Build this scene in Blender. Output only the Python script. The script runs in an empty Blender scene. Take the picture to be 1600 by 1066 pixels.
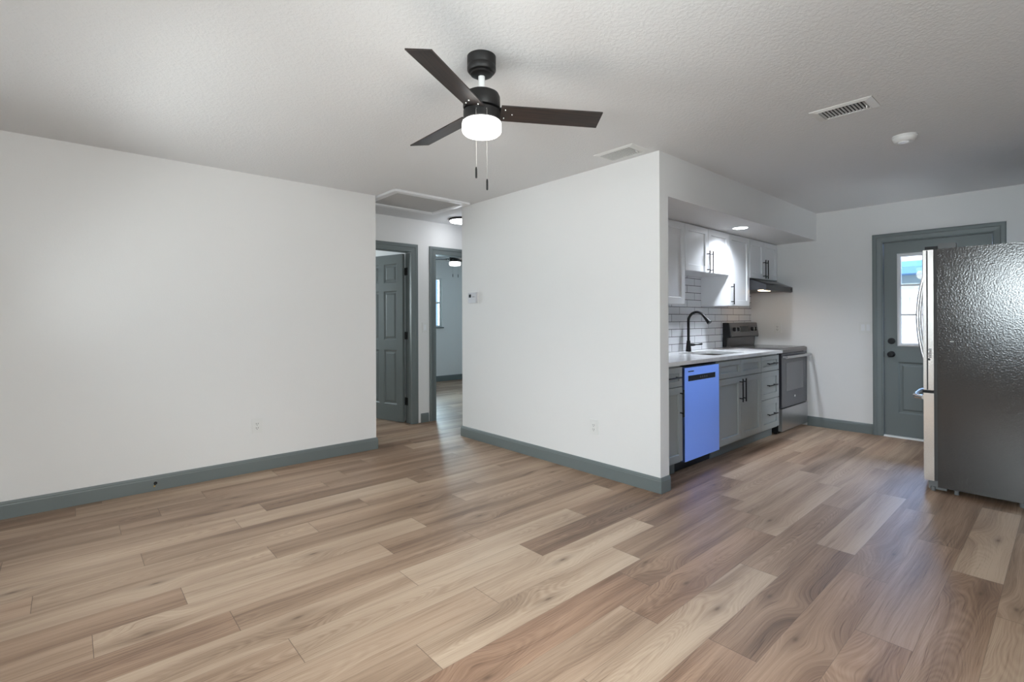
import bpy, bmesh, math, random
from mathutils import Vector, Matrix
PI = math.pi
S = bpy.context.scene
COL = S.collection
R = math.radians

# ------------------------------------------------------------------ camera
cam_d = bpy.data.cameras.new('camera')
cam = bpy.data.objects.new('camera', cam_d)
COL.objects.link(cam)
F_PX, CY, YAW, PITCH, ROLL, CAM_Z = 780.56, 497.34, 0.84359, 0.0022, -0.00368, 1.24131
cam_d.sensor_width = 36.0
cam_d.lens = F_PX / 1600 * 36.0
cam_d.shift_y = -(533.0 - CY) / 1600.0
cam_d.clip_start = 0.02
_f = Vector((math.cos(YAW), math.sin(YAW), 0)); _r = Vector((math.sin(YAW), -math.cos(YAW), 0)); _u = Vector((0, 0, 1))
f2 = _f * math.cos(PITCH) + _u * math.sin(PITCH); u2 = _u * math.cos(PITCH) - _f * math.sin(PITCH)
r3 = _r * math.cos(ROLL) + u2 * math.sin(ROLL); u3 = u2 * math.cos(ROLL) - _r * math.sin(ROLL)
cam.matrix_world = Matrix(((r3.x, u3.x, -f2.x, 0), (r3.y, u3.y, -f2.y, 0), (r3.z, u3.z, -f2.z, CAM_Z), (0, 0, 0, 1)))
S.camera = cam

# ------------------------------------------------------------------ world, sun, daylight, exposure
S.view_settings.view_transform = 'Standard'
S.view_settings.look = 'None'
S.view_settings.gamma = 1.0
S.view_settings.use_curve_mapping = False
S.view_settings.exposure = 0.0
S.cycles.use_denoising = True
S.cycles.max_bounces = 10
S.cycles.diffuse_bounces = 6
S.cycles.transparent_max_bounces = 12
S.cycles.sample_clamp_indirect = 6.0
S.cycles.caustics_reflective = False
S.cycles.caustics_refractive = False

W = bpy.data.worlds.new('world'); S.world = W; W.use_nodes = True
wn = W.node_tree.nodes; wl = W.node_tree.links; wn.clear()
wo = wn.new('ShaderNodeOutputWorld'); wb = wn.new('ShaderNodeBackground')
tc = wn.new('ShaderNodeTexCoord'); sx = wn.new('ShaderNodeSeparateXYZ'); cr = wn.new('ShaderNodeValToRGB')
wl.new(tc.outputs['Generated'], sx.inputs[0]); wl.new(sx.outputs['Z'], cr.inputs[0]); wl.new(cr.outputs[0], wb.inputs[0]); wl.new(wb.outputs[0], wo.inputs[0])
cr.color_ramp.elements[0].position = 0.0; cr.color_ramp.elements[0].color = (0.42, 0.66, 1.0, 1)
cr.color_ramp.elements[1].position = 0.6; cr.color_ramp.elements[1].color = (0.22, 0.42, 0.95, 1)
wb.inputs[1].default_value = 1.3

def light(name, kind, loc, energy, color=(1, 1, 1), target=None, **kw):
    d = bpy.data.lights.new(name, kind); d.energy = energy; d.color = color
    for k, v in kw.items(): setattr(d, k, v)
    o = bpy.data.objects.new(name, d); COL.objects.link(o); o.location = loc
    if target is not None:
        o.rotation_euler = (Vector(target) - Vector(loc)).to_track_quat('-Z', 'Y').to_euler()
    return o
sun = light('sun', 'SUN', (0, 0, 10), 9.0, (1.0, 0.95, 0.88), target=(0.45, -0.15, 9.25), angle=R(1.0))
# daylight arriving through the three window openings (placed outside the glass)
light('west_window_sky', 'AREA', (-2.45, 0.00, 1.95), 275, (0.90, 0.95, 1.0), target=(2.5, 0.6, 0.2), shape='RECTANGLE', size=1.9, size_y=1.6)
light('west_window_ground', 'AREA', (-2.2, -0.10, 0.30), 260, (0.98, 0.985, 1.0), target=(1.2, 0.8, 2.6), shape='RECTANGLE', size=1.9, size_y=1.0)
light('far_west_window_sky', 'AREA', (-2.45, 2.90, 2.45), 140, (0.92, 0.96, 1.0), target=(1.5, 2.6, 0.1), shape='RECTANGLE', size=1.7, size_y=1.6)
light('far_west_window_ground', 'AREA', (-2.2, 2.90, 0.28), 170, (0.98, 0.985, 1.0), target=(0.3, 2.6, 2.6), shape='RECTANGLE', size=1.7, size_y=1.0)
light('south_window_sky', 'AREA', (0.2, -2.25, 2.30), 320, (1.0, 0.985, 0.965), target=(0.8, 3.0, 0.5), shape='RECTANGLE', size=1.9, size_y=1.6)
light('south_window_ground', 'AREA', (0.2, -2.0, 0.35), 165, (1.0, 0.99, 0.98), target=(2.0, 1.0, 2.6), shape='RECTANGLE', size=1.9, size_y=1.0)
light('door_window_sky', 'AREA', (8.6, 0.75, 2.95), 540, (0.36, 0.55, 1.0), target=(4.6, 1.4, 0.3), shape='RECTANGLE', size=2.2, size_y=1.4)
light('kitchen_fill_high', 'AREA', (5.95, -1.4, 2.95), 430, (0.82, 0.87, 1.0), target=(5.7, 2.0, 0.2), shape='RECTANGLE', size=1.0, size_y=1.3)  # added fill for the kitchen, coming through a made-up window
light('kitchen_fill_low', 'AREA', (5.95, -1.0, 0.5), 40, (0.92, 0.95, 1.0), target=(5.6, 1.5, 2.6), shape='RECTANGLE', size=0.8, size_y=0.8)  # added upward fill to brighten the kitchen ceiling
light('bedroom_window_daylight', 'AREA', (5.15, 8.85, 1.65), 130, (0.66, 0.86, 1.0), target=(4.6, 5.6, 1.0), shape='RECTANGLE', size=0.9, size_y=0.95)
light('small_room_daylight', 'AREA', (1.6, 8.85, 1.58), 100, (0.88, 0.95, 1.0), target=(2.6, 5.6, 1.2), shape='RECTANGLE', size=0.9, size_y=0.95)

# ------------------------------------------------------------------ materials
def nt(name):
    m = bpy.data.materials.new(name); m.use_nodes = True
    t = m.node_tree; b = t.nodes.get('Principled BSDF')
    return m, t, b
def mat(name, col, rough=0.5, metal=0.0, bump=None, spec=None, aniso=None, coat=None):
    m, t, b = nt(name)
    b.inputs['Base Color'].default_value = (*col, 1); b.inputs['Roughness'].default_value = rough; b.inputs['Metallic'].default_value = metal
    if spec is not None: b.inputs['Specular IOR Level'].default_value = spec
    if aniso is not None: b.inputs['Anisotropic'].default_value = aniso
    if coat is not None: b.inputs['Coat Weight'].default_value = coat
    if bump:
        sc, st, dist = bump[:3]
        tc = t.nodes.new('ShaderNodeTexCoord'); n = t.nodes.new('ShaderNodeTexNoise'); bp = t.nodes.new('ShaderNodeBump')
        n.inputs['Scale'].default_value = sc; n.inputs['Detail'].default_value = 3
        bp.inputs['Strength'].default_value = st; bp.inputs['Distance'].default_value = dist
        src = tc.outputs['Object']
        if len(bump) > 3:
            mp = t.nodes.new('ShaderNodeMapping'); mp.inputs['Scale'].default_value = bump[3]
            t.links.new(src, mp.inputs[0]); src = mp.outputs[0]
        t.links.new(src, n.inputs['Vector']); t.links.new(n.outputs[0], bp.inputs['Height']); t.links.new(bp.outputs[0], b.inputs['Normal'])
    return m
def emit(name, col, strength):
    m, t, b = nt(name)
    b.inputs['Base Color'].default_value = (0.8, 0.8, 0.8, 1)
    b.inputs['Emission Color'].default_value = (*col, 1); b.inputs['Emission Strength'].default_value = strength
    return m
def glass(name):
    m = bpy.data.materials.new(name); m.use_nodes = True; t = m.node_tree; t.nodes.clear()
    o = t.nodes.new('ShaderNodeOutputMaterial'); mx = t.nodes.new('ShaderNodeMixShader'); tr = t.nodes.new('ShaderNodeBsdfTransparent')
    g = t.nodes.new('ShaderNodeBsdfGlossy'); fr = t.nodes.new('ShaderNodeFresnel')
    g.inputs['Roughness'].default_value = 0.02; fr.inputs[0].default_value = 1.45; tr.inputs[0].default_value = (0.95, 0.98, 0.97, 1)
    t.links.new(fr.outputs[0], mx.inputs[0]); t.links.new(tr.outputs[0], mx.inputs[1]); t.links.new(g.outputs[0], mx.inputs[2]); t.links.new(mx.outputs[0], o.inputs[0])
    return m

M = {}
M['wall'] = mat('wall_paint', (0.775, 0.77, 0.768), 0.62, bump=(110, 0.10, 0.004), spec=0.3)
M['trim'] = mat('green_grey_trim_paint', (0.148, 0.172, 0.174), 0.40)
M['cab'] = mat('green_grey_cabinet_paint', (0.335, 0.36, 0.358), 0.42)
M['white'] = mat('white_cabinet_paint', (0.80, 0.81, 0.83), 0.32)
M['plastic'] = mat('white_plastic', (0.75, 0.75, 0.74), 0.4)
M['greyplastic'] = mat('pale_grey_plastic', (0.56, 0.56, 0.60), 0.4)
M['vent'] = mat('vent_enamel', (0.72, 0.72, 0.71), 0.4)
M['dark'] = mat('dark_void', (0.015, 0.015, 0.016), 0.8)
M['black'] = mat('matte_black_metal', (0.008, 0.008, 0.009), 0.45, spec=0.3)
M['bronze'] = mat('oil_rubbed_bronze', (0.010, 0.009, 0.009), 0.45, 0.2)
M['blackglass'] = mat('black_glass', (0.012, 0.012, 0.014), 0.08)
M['greyglass'] = mat('grey_oven_glass', (0.045, 0.046, 0.055), 0.12)
M['steel'] = mat('brushed_steel', (0.55, 0.55, 0.56), 0.30, 1.0, bump=(60, 0.03, 0.002, (1, 1, 40)), aniso=0.5)
M['darksteel'] = mat('dark_stainless', (0.21, 0.20, 0.20), 0.33, 0.9)
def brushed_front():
    m, t, b = nt('sky_reflection_tinted_steel')
    b.inputs['Base Color'].default_value = (0.37, 0.51, 0.93, 1); b.inputs['Metallic'].default_value = 1.0  # blue sky reflection is painted into the base colour of plain steel
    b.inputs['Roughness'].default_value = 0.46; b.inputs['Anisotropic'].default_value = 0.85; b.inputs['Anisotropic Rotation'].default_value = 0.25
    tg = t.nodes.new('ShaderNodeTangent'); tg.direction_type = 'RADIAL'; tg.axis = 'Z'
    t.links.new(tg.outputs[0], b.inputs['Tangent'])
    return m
M['skytintsteel'] = brushed_front()
M['chrome'] = mat('polished_steel', (0.90, 0.88, 0.86), 0.20, 1.0)
M['hinge'] = mat('grey_hinge_plastic', (0.16, 0.165, 0.17), 0.5)
M['fanrod'] = mat('white_enamel_rod', (0.8, 0.8, 0.8), 0.3)
M['glass'] = glass('window_glass')
M['shade'] = emit('lit_opal_shade', (1.0, 0.98, 0.95), 2.6)
M['led'] = emit('lit_led_diffuser', (0.90, 0.95, 1.0), 14.0)
M['hall_led'] = emit('lit_hall_diffuser', (0.95, 0.97, 1.0), 10.0)
M['hoodlamp'] = emit('lit_hood_lamp', (1.0, 0.72, 0.45), 9.0)
M['screw'] = mat('nickel_screw', (0.6, 0.58, 0.55), 0.25, 1.0)
M['chain'] = mat('bead_chain', (0.45, 0.44, 0.42), 0.35, 0.8)
M['fence'] = mat('white_vinyl', (0.85, 0.86, 0.86), 0.5)
M['house'] = mat('pale_green_siding', (0.42, 0.50, 0.48), 0.7)
M['roof'] = mat('blue_roof_metal', (0.16, 0.36, 0.72), 0.5)
M['concrete'] = mat('concrete_ground', (0.45, 0.44, 0.42), 0.9, bump=(20, 0.3, 0.01))
M['lcd'] = mat('dark_lcd', (0.01, 0.014, 0.016), 0.2)
M['sinksteel'] = mat('sink_steel', (0.17, 0.16, 0.15), 0.35, 1.0)
M['ink'] = mat('dark_print', (0.05, 0.05, 0.05), 0.6)
M['brass'] = mat('brass_fitting', (0.5, 0.36, 0.15), 0.3, 1.0)
M['hatch'] = mat('hatch_panel_paint', (0.55, 0.55, 0.55), 0.7, bump=(160, 0.35, 0.006))

def ceiling_mat():
    m, t, b = nt('knockdown_ceiling')
    b.inputs['Base Color'].default_value = (0.735, 0.74, 0.75, 1); b.inputs['Roughness'].default_value = 0.75
    tc = t.nodes.new('ShaderNodeTexCoord'); n = t.nodes.new('ShaderNodeTexNoise'); r = t.nodes.new('ShaderNodeValToRGB'); bp = t.nodes.new('ShaderNodeBump')
    n.inputs['Scale'].default_value = 62; n.inputs['Detail'].default_value = 4; n.inputs['Roughness'].default_value = 0.55; n.inputs['Distortion'].default_value = 0.5
    r.color_ramp.elements[0].position = 0.40; r.color_ramp.elements[1].position = 0.62
    bp.inputs['Strength'].default_value = 0.20; bp.inputs['Distance'].default_value = 0.006
    t.links.new(tc.outputs['Object'], n.inputs['Vector']); t.links.new(n.outputs[0], r.inputs[0]); t.links.new(r.outputs[0], bp.inputs['Height']); t.links.new(bp.outputs[0], b.inputs['Normal'])
    return m
M['ceiling'] = ceiling_mat()

def counter_mat():
    m, t, b = nt('white_quartz')
    tc = t.nodes.new('ShaderNodeTexCoord'); n = t.nodes.new('ShaderNodeTexNoise'); r = t.nodes.new('ShaderNodeValToRGB')
    n.inputs['Scale'].default_value = 5; n.inputs['Detail'].default_value = 8; n.inputs['Distortion'].default_value = 1.5
    r.color_ramp.elements[0].position = 0.42; r.color_ramp.elements[0].color = (0.78, 0.78, 0.78, 1)
    r.color_ramp.elements[1].position = 0.52; r.color_ramp.elements[1].color = (0.86, 0.86, 0.86, 1)
    b.inputs['Roughness'].default_value = 0.16
    t.links.new(tc.outputs['Object'], n.inputs['Vector']); t.links.new(n.outputs[0], r.inputs[0]); t.links.new(r.outputs[0], b.inputs['Base Color'])
    return m
M['quartz'] = counter_mat()

def tile_mat():
    m, t, b = nt('white_subway_tile')
    g = t.nodes.new('ShaderNodeNewGeometry'); sp = t.nodes.new('ShaderNodeSeparateXYZ'); cb = t.nodes.new('ShaderNodeCombineXYZ')
    ax = t.nodes.new('ShaderNodeMath'); ax.operation = 'SUBTRACT'; ax.inputs[1].default_value = 4.70 - 0.3048 * 20
    az = t.nodes.new('ShaderNodeMath'); az.operation = 'SUBTRACT'; az.inputs[1].default_value = 0.905 - 0.0762 * 10
    t.links.new(g.outputs['Position'], sp.inputs[0]); t.links.new(sp.outputs['X'], ax.inputs[0]); t.links.new(sp.outputs['Z'], az.inputs[0])
    t.links.new(ax.outputs[0], cb.inputs[0]); t.links.new(az.outputs[0], cb.inputs[1])
    br = t.nodes.new('ShaderNodeTexBrick'); br.offset = 0.5; br.squash = 1.0
    br.inputs['Scale'].default_value = 1.0; br.inputs['Brick Width'].default_value = 0.3048; br.inputs['Row Height'].default_value = 0.0762
    br.inputs['Mortar Size'].default_value = 0.0026; br.inputs['Mortar Smooth'].default_value = 0.1; br.inputs['Bias'].default_value = -0.5
    br.inputs['Color1'].default_value = (0.86, 0.87, 0.90, 1); br.inputs['Color2'].default_value = (0.77, 0.78, 0.82, 1); br.inputs['Mortar'].default_value = (0.07, 0.07, 0.08, 1)
    t.links.new(cb.outputs[0], br.inputs['Vector']); t.links.new(br.outputs['Color'], b.inputs['Base Color'])
    bp = t.nodes.new('ShaderNodeBump'); bp.invert = True; bp.inputs['Strength'].default_value = 0.4; bp.inputs['Distance'].default_value = 0.002
    t.links.new(br.outputs['Fac'], bp.inputs['Height']); t.links.new(bp.outputs[0], b.inputs['Normal'])
    b.inputs['Roughness'].default_value = 0.12
    return m
M['tile'] = tile_mat()

def blade_mat():
    m, t, b = nt('dark_walnut_blade')
    tc = t.nodes.new('ShaderNodeTexCoord'); uv = t.nodes.new('ShaderNodeUVMap'); uv.uv_map = 'grain'
    mp = t.nodes.new('ShaderNodeMapping'); mp.inputs['Scale'].default_value = (3, 60, 1)
    n = t.nodes.new('ShaderNodeTexNoise'); n.inputs['Scale'].default_value = 2; n.inputs['Detail'].default_value = 6; n.inputs['Distortion'].default_value = 0.4
    r = t.nodes.new('ShaderNodeValToRGB'); r.color_ramp.elements[0].position = 0.35; r.color_ramp.elements[0].color = (0.006, 0.0045, 0.004, 1)
    r.color_ramp.elements[1].position = 0.7; r.color_ramp.elements[1].color = (0.036, 0.021, 0.016, 1)
    t.links.new(uv.outputs[0], mp.inputs[0]); t.links.new(mp.outputs[0], n.inputs['Vector']); t.links.new(n.outputs[0], r.inputs[0]); t.links.new(r.outputs[0], b.inputs['Base Color'])
    b.inputs['Roughness'].default_value = 0.4
    return m
M['blade'] = blade_mat()

def fridge_side_mat():
    m, t, b = nt('textured_grey_steel')
    b.inputs['Base Color'].default_value = (0.034, 0.033, 0.033, 1); b.inputs['Metallic'].default_value = 0.0; b.inputs['Roughness'].default_value = 0.09; b.inputs['Specular IOR Level'].default_value = 0.9
    tc = t.nodes.new('ShaderNodeTexCoord'); v = t.nodes.new('ShaderNodeTexNoise'); v.inputs['Scale'].default_value = 105; v.inputs['Detail'].default_value = 4
    bp = t.nodes.new('ShaderNodeBump'); bp.inputs['Strength'].default_value = 0.25; bp.inputs['Distance'].default_value = 0.003
    t.links.new(tc.outputs['Object'], v.inputs['Vector']); t.links.new(v.outputs[0], bp.inputs['Height']); t.links.new(bp.outputs[0], b.inputs['Normal'])
    return m
M['fridgeside'] = fridge_side_mat()

def floor_mat():
    m, t, b = nt('wood_plank_floor')
    N = t.nodes.new; L = t.links.new
    uv = N('ShaderNodeUVMap'); uv.uv_map = 'plank'
    at = N('ShaderNodeVertexColor'); at.layer_name = 'tone'
    sc = N('ShaderNodeSeparateColor'); L(at.outputs[0], sc.inputs[0])
    tone, red, seed = sc.outputs[0], sc.outputs[1], sc.outputs[2]
    def math_(op, a, bb, clamp=False):
        n = N('ShaderNodeMath'); n.operation = op; n.use_clamp = clamp
        for i, x in enumerate((a, bb)):
            if isinstance(x, (int, float)): n.inputs[i].default_value = x
            else: L(x, n.inputs[i])
        return n.outputs[0]
    sp = N('ShaderNodeSeparateXYZ'); L(uv.outputs[0], sp.inputs[0]); U, V = sp.outputs[0], sp.outputs[1]
    sd = math_('MULTIPLY', seed, 97.0)
    def coords(su, sv, extra=0.0):
        c = N('ShaderNodeCombineXYZ')
        L(math_('MULTIPLY', U, su), c.inputs[0]); L(math_('MULTIPLY', V, sv), c.inputs[1]); L(math_('ADD', sd, extra), c.inputs[2])
        return c.outputs[0]
    def noise(su, sv, det, dist=0.0, extra=0.0, rough=0.5):
        n = N('ShaderNodeTexNoise'); n.inputs['Scale'].default_value = 1.0; n.inputs['Detail'].default_value = det; n.inputs['Distortion'].default_value = dist
        n.inputs['Roughness'].default_value = rough
        L(coords(su, sv, extra), n.inputs['Vector']); return n.outputs[0]
    # one knot per plank: grain lines part round it
    ku = math_('ADD', math_('MULTIPLY', math_('FRACT', math_('MULTIPLY', seed, 17.31), 0), 1.0), 0.11)
    kv = math_('ADD', math_('MULTIPLY', math_('FRACT', math_('MULTIPLY', seed, 29.77), 0), 0.13), 0.025)
    kon = math_('GREATER_THAN', math_('FRACT', math_('MULTIPLY', seed, 53.9), 0), 0.62)
    def gauss(x, c, w):
        q = math_('DIVIDE', math_('SUBTRACT', x, c), w)
        return math_('MULTIPLY', q, q)
    e2 = lambda x: math_('EXPONENT', math_('MULTIPLY', x, -1.0), 0)
    gu = math_('MULTIPLY', e2(gauss(U, ku, 0.13)), kon)
    wob = math_('MULTIPLY', math_('SUBTRACT', noise(1.6, 7.0, 2, 0.0, 5.0), 0.5), 0.060)
    VV = math_('ADD', math_('ADD', V, wob), math_('MULTIPLY', math_('MULTIPLY', gu, math_('SUBTRACT', kv, V)), 0.55))
    def noisew(su, sv, det, extra, rough=0.6):
        n = N('ShaderNodeTexNoise'); n.inputs['Scale'].default_value = 1.0; n.inputs['Detail'].default_value = det; n.inputs['Roughness'].default_value = rough
        c = N('ShaderNodeCombineXYZ'); L(math_('MULTIPLY', U, su), c.inputs[0]); L(math_('MULTIPLY', VV, sv), c.inputs[1]); L(math_('ADD', sd, extra), c.inputs[2])
        L(c.outputs[0], n.inputs['Vector']); return n.outputs[0]
    broad = noisew(0.50, 11.0, 2, 3.0, 0.5)         # light and dark streaks along a plank
    drift = noise(1.1, 2.0, 1, 0.0, 61.0)          # slow change of tone from end to end
    # cathedral figure: nested parabolas in about half of the planks
    cq = math_('DIVIDE', math_('SUBTRACT', VV, 0.09), 0.055)
    ph = math_('ADD', math_('MULTIPLY', U, 4.2), math_('MULTIPLY', math_('MULTIPLY', cq, cq), -1.3))
    ph = math_('ADD', ph, math_('MULTIPLY', noise(1.6, 5.0, 2, 0.4, 11.0), 5.0))
    rings = math_('SINE', math_('MULTIPLY', ph, 16.0), 0.0)
    rmask = math_('MULTIPLY', math_('SUBTRACT', noise(1.0, 3.0, 1, 0.0, 71.0), 0.45), 5.0, True)
    fine = noisew(5.0, 300.0, 4, 23.0, 0.7)
    mid = noisew(1.3, 95.0, 4, 31.0, 0.6)
    pore = math_('MULTIPLY', math_('SUBTRACT', noisew(3.0, 170.0, 3, 83.0, 0.6), 0.57), 6.0, True)
    v = math_('ADD', tone, math_('MULTIPLY', math_('SUBTRACT', broad, 0.5), 1.0))
    v = math_('ADD', v, math_('MULTIPLY', math_('SUBTRACT', drift, 0.5), 0.65))
    v = math_('ADD', v, math_('MULTIPLY', math_('SUBTRACT', mid, 0.5), 0.50))
    v = math_('ADD', v, math_('MULTIPLY', math_('SUBTRACT', fine, 0.5), 0.55))
    v = math_('SUBTRACT', v, math_('MULTIPLY', pore, 0.28))
    v = math_('ADD', v, math_('MULTIPLY', math_('MULTIPLY', rings, rmask), 0.075), True)
    ramp = N('ShaderNodeValToRGB'); e = ramp.color_ramp.elements
    e[0].position = 0.0; e[0].color = (0.115, 0.072, 0.048, 1)
    e[1].position = 1.0; e[1].color = (0.555, 0.425, 0.315, 1)
    a = e.new(0.32); a.color = (0.26, 0.174, 0.119, 1)
    a = e.new(0.62); a.color = (0.41, 0.292, 0.206, 1)
    L(v, ramp.inputs[0])
    mr = N('ShaderNodeMix'); mr.data_type = 'RGBA'; mr.blend_type = 'MULTIPLY'
    L(red, mr.inputs[0]); L(ramp.outputs[0], mr.inputs[6]); mr.inputs[7].default_value = (0.94, 0.75, 0.68, 1)
    # the knot itself with a soft brown halo
    kd = math_('ADD', gauss(U, ku, 0.022), gauss(V, kv, 0.0085)); kh = math_('ADD', gauss(U, ku, 0.10), gauss(V, kv, 0.022))
    kf = math_('MULTIPLY', math_('ADD', math_('MULTIPLY', e2(kd), 0.48), math_('MULTIPLY', e2(kh), 0.36)), kon, True)
    mk = N('ShaderNodeMix'); mk.data_type = 'RGBA'; L(kf, mk.inputs[0]); L(mr.outputs[2], mk.inputs[6]); mk.inputs[7].default_value = (0.11, 0.064, 0.040, 1)
    # seams
    du = math_('MINIMUM', U, math_('SUBTRACT', 1.219, U)); dv = math_('ADD', math_('MINIMUM', V, math_('SUBTRACT', 0.1816, V)), 0.0007)
    d = math_('MINIMUM', du, dv)
    seam = N('ShaderNodeMapRange'); seam.inputs['From Min'].default_value = 0.0; seam.inputs['From Max'].default_value = 0.0022; seam.inputs['To Min'].default_value = 0.12; L(d, seam.inputs[0])
    ms = N('ShaderNodeMix'); ms.data_type = 'RGBA'; L(seam.outputs[0], ms.inputs[0]); ms.inputs[6].default_value = (0.10, 0.068, 0.05, 1); L(mk.outputs[2], ms.inputs[7])
    L(ms.outputs[2], b.inputs['Base Color'])
    hgt = math_('ADD', math_('MULTIPLY', fine, 0.25), seam.outputs[0])
    bp = N('ShaderNodeBump'); bp.inputs['Strength'].default_value = 0.25; bp.inputs['Distance'].default_value = 0.0012; L(hgt, bp.inputs['Height']); L(bp.outputs[0], b.inputs['Normal'])
    b.inputs['Roughness'].default_value = 0.42; b.inputs['Specular IOR Level'].default_value = 0.35
    return m
M['floor'] = floor_mat()

# ------------------------------------------------------------------ mesh helpers
class MB:
    def __init__(s): s.bm = bmesh.new()
    def face(s, pts):
        return s.bm.faces.new([s.bm.verts.new(p) for p in pts])
    def box(s, x0, x1, y0, y1, z0, z1):
        v = [s.bm.verts.new((x, y, z)) for z in (z0, z1) for y in (y0, y1) for x in (x0, x1)]
        for f in ((0, 2, 3, 1), (4, 5, 7, 6), (0, 1, 5, 4), (2, 6, 7, 3), (0, 4, 6, 2), (1, 3, 7, 5)): s.bm.faces.new([v[i] for i in f])
        return s
    def prism(s, poly, axis, a0, a1):
        """poly in the two other axes (cyclic order), extruded along axis"""
        def P(p, a):
            if axis == 'x': return (a, p[0], p[1])
            if axis == 'y': return (p[0], a, p[1])
            return (p[0], p[1], a)
        A = [s.bm.verts.new(P(p, a0)) for p in poly]; B = [s.bm.verts.new(P(p, a1)) for p in poly]
        n = len(poly)
        s.bm.faces.new(A[::-1]); s.bm.faces.new(B)
        for i in range(n): s.bm.faces.new((A[i], A[(i + 1) % n], B[(i + 1) % n], B[i]))
        return s
    def lathe(s, prof, c, n=40, axis='z', sx=1.0, sy=1.0, caps=True):
        """prof: list of (radius, height); revolved about axis through c"""
        rings = []
        for r, h in prof:
            ring = []
            if r < 1e-6: 
                ring = [s.bm.verts.new(s._ax(c, 0, 0, h, axis))]
            else:
                for i in range(n):
                    a = 2 * PI * i / n
                    ring.append(s.bm.verts.new(s._ax(c, r * math.cos(a) * sx, r * math.sin(a) * sy, h, axis)))
            rings.append(ring)
        for a, b in zip(rings, rings[1:]):
            for i in range(n):
                j = (i + 1) % n
                if len(a) == 1 and len(b) == 1: break
                if len(a) == 1: s.bm.faces.new((a[0], b[j], b[i]))
                elif len(b) == 1: s.bm.faces.new((a[i], a[j], b[0]))
                else: s.bm.faces.new((a[i], a[j], b[j], b[i]))
        if caps and len(rings[0]) > 1: s.bm.faces.new(rings[0][::-1])
        if caps and len(rings[-1]) > 1: s.bm.faces.new(rings[-1])
        return s
    @staticmethod
    def _ax(c, a, b, h, axis):
        if axis == 'z': return (c[0] + a, c[1] + b, c[2] + h)
        if axis == 'x': return (c[0] + h, c[1] + a, c[2] + b)
        return (c[0] + a, c[1] + h, c[2] + b)
    def tube(s, pts, rad, n=12):
        pts = [Vector(p) for p in pts]
        rads = rad if isinstance(rad, (list, tuple)) else [rad] * len(pts)
        rings = []
        ref = None
        for i, p in enumerate(pts):
            t = (pts[min(i + 1, len(pts) - 1)] - pts[max(i - 1, 0)]).normalized()
            if ref is None:
                ref = Vector((0, 0, 1)) if abs(t.z) < 0.9 else Vector((1, 0, 0))
            x = (ref - t * ref.dot(t)).normalized(); y = t.cross(x); ref = x
            rings.append([s.bm.verts.new(p + (x * math.cos(2 * PI * k / n) + y * math.sin(2 * PI * k / n)) * rads[i]) for k in range(n)])
        for a, b in zip(rings, rings[1:]):
            for i in range(n): s.bm.faces.new((a[i], a[(i + 1) % n], b[(i + 1) % n], b[i]))
        s.bm.faces.new(rings[0][::-1]); s.bm.faces.new(rings[-1])
        return s
    def sweep(s, path, prof):
        """baseboard: path in xy, room on the left of travel; prof (d outwards, z)"""
        n = len(path); st = []
        for i, p in enumerate(path):
            p = Vector(p)
            def nrm(a, b):
                d = (Vector(b) - Vector(a)).normalized(); return Vector((-d.y, d.x))
            if i == 0: m = nrm(path[0], path[1])
            elif i == n - 1: m = nrm(path[-2], path[-1])
            else:
                a, b = nrm(path[i - 1], path[i]), nrm(path[i], path[i + 1]); m = (a + b) / (1 + a.dot(b))
            st.append([s.bm.verts.new((p.x + m.x * d, p.y + m.y * d, z)) for d, z in prof])
        k = len(prof)
        for a, b in zip(st, st[1:]):
            for i in range(k): s.bm.faces.new((a[i], a[(i + 1) % k], b[(i + 1) % k], b[i]))
        s.bm.faces.new(st[0][::-1]); s.bm.faces.new(st[-1])
        return s
    def casing(s, s0, s1, zt, prof, place, z0=0.0, closed=False, zb=None):
        """U-shaped (or closed) moulding round an opening; prof (o outwards from the opening, d from the wall)"""
        st = []
        for o, d in [(0, 0)]: pass
        corners = [(-1, s0, z0, 0), (-1, s0, zt, 1), (1, s1, zt, 1), (1, s1, z0, 0)]
        if closed: corners = [(-1, s0, zb, -1), (-1, s0, zt, 1), (1, s1, zt, 1), (1, s1, zb, -1)]
        for sg, ss, z, up in corners:
            st.append([s.bm.verts.new(place(ss + sg * o, z + up * o, d)) for o, d in prof])
        k = len(prof)
        pairs = list(zip(st, st[1:]))
        if closed: pairs.append((st[-1], st[0]))
        for a, b in pairs:
            for i in range(k): s.bm.faces.new((a[i], a[(i + 1) % k], b[(i + 1) % k], b[i]))
        if not closed:
            s.bm.faces.new(st[0][::-1]); s.bm.faces.new(st[-1])
        return s
    def xform(s, mtx):
        bmesh.ops.transform(s.bm, matrix=mtx, verts=s.bm.verts); return s
    def bevel(s, w, seg=2):
        es = [e for e in s.bm.edges if len(e.link_faces) == 2 and e.calc_face_angle(0) > R(30)]
        bmesh.ops.bevel(s.bm, geom=es, offset=w, segments=seg, profile=0.5, affect='EDGES', clamp_overlap=True)
        return s
    def build(s, name, m, parent=None, smooth=False, base=None):
        bmesh.ops.recalc_face_normals(s.bm, faces=s.bm.faces)
        me = bpy.data.meshes.new(name)
        o = bpy.data.objects.new(name, me); COL.objects.link(o)
        off = Vector((0, 0, 0))
        if parent is not None:
            o.parent = parent; p = parent
            while p is not None: off += p.location; p = p.parent
        elif base is not None:
            off = Vector(base); o.location = base
        bmesh.ops.translate(s.bm, vec=-off, verts=s.bm.verts)
        s.bm.to_mesh(me); s.bm.free()
        me.materials.append(m if not isinstance(m, str) else M[m])
        if smooth:
            for p in me.polygons: p.use_smooth = True
            try: me.set_sharp_from_angle(angle=R(35))
            except Exception: pass
        return o
def tag(o, label, cat, group=None, kind=None):
    if kind: o['kind'] = kind
    o['label'] = label; o['category'] = cat
    if group: o['group'] = group
    return o
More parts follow.
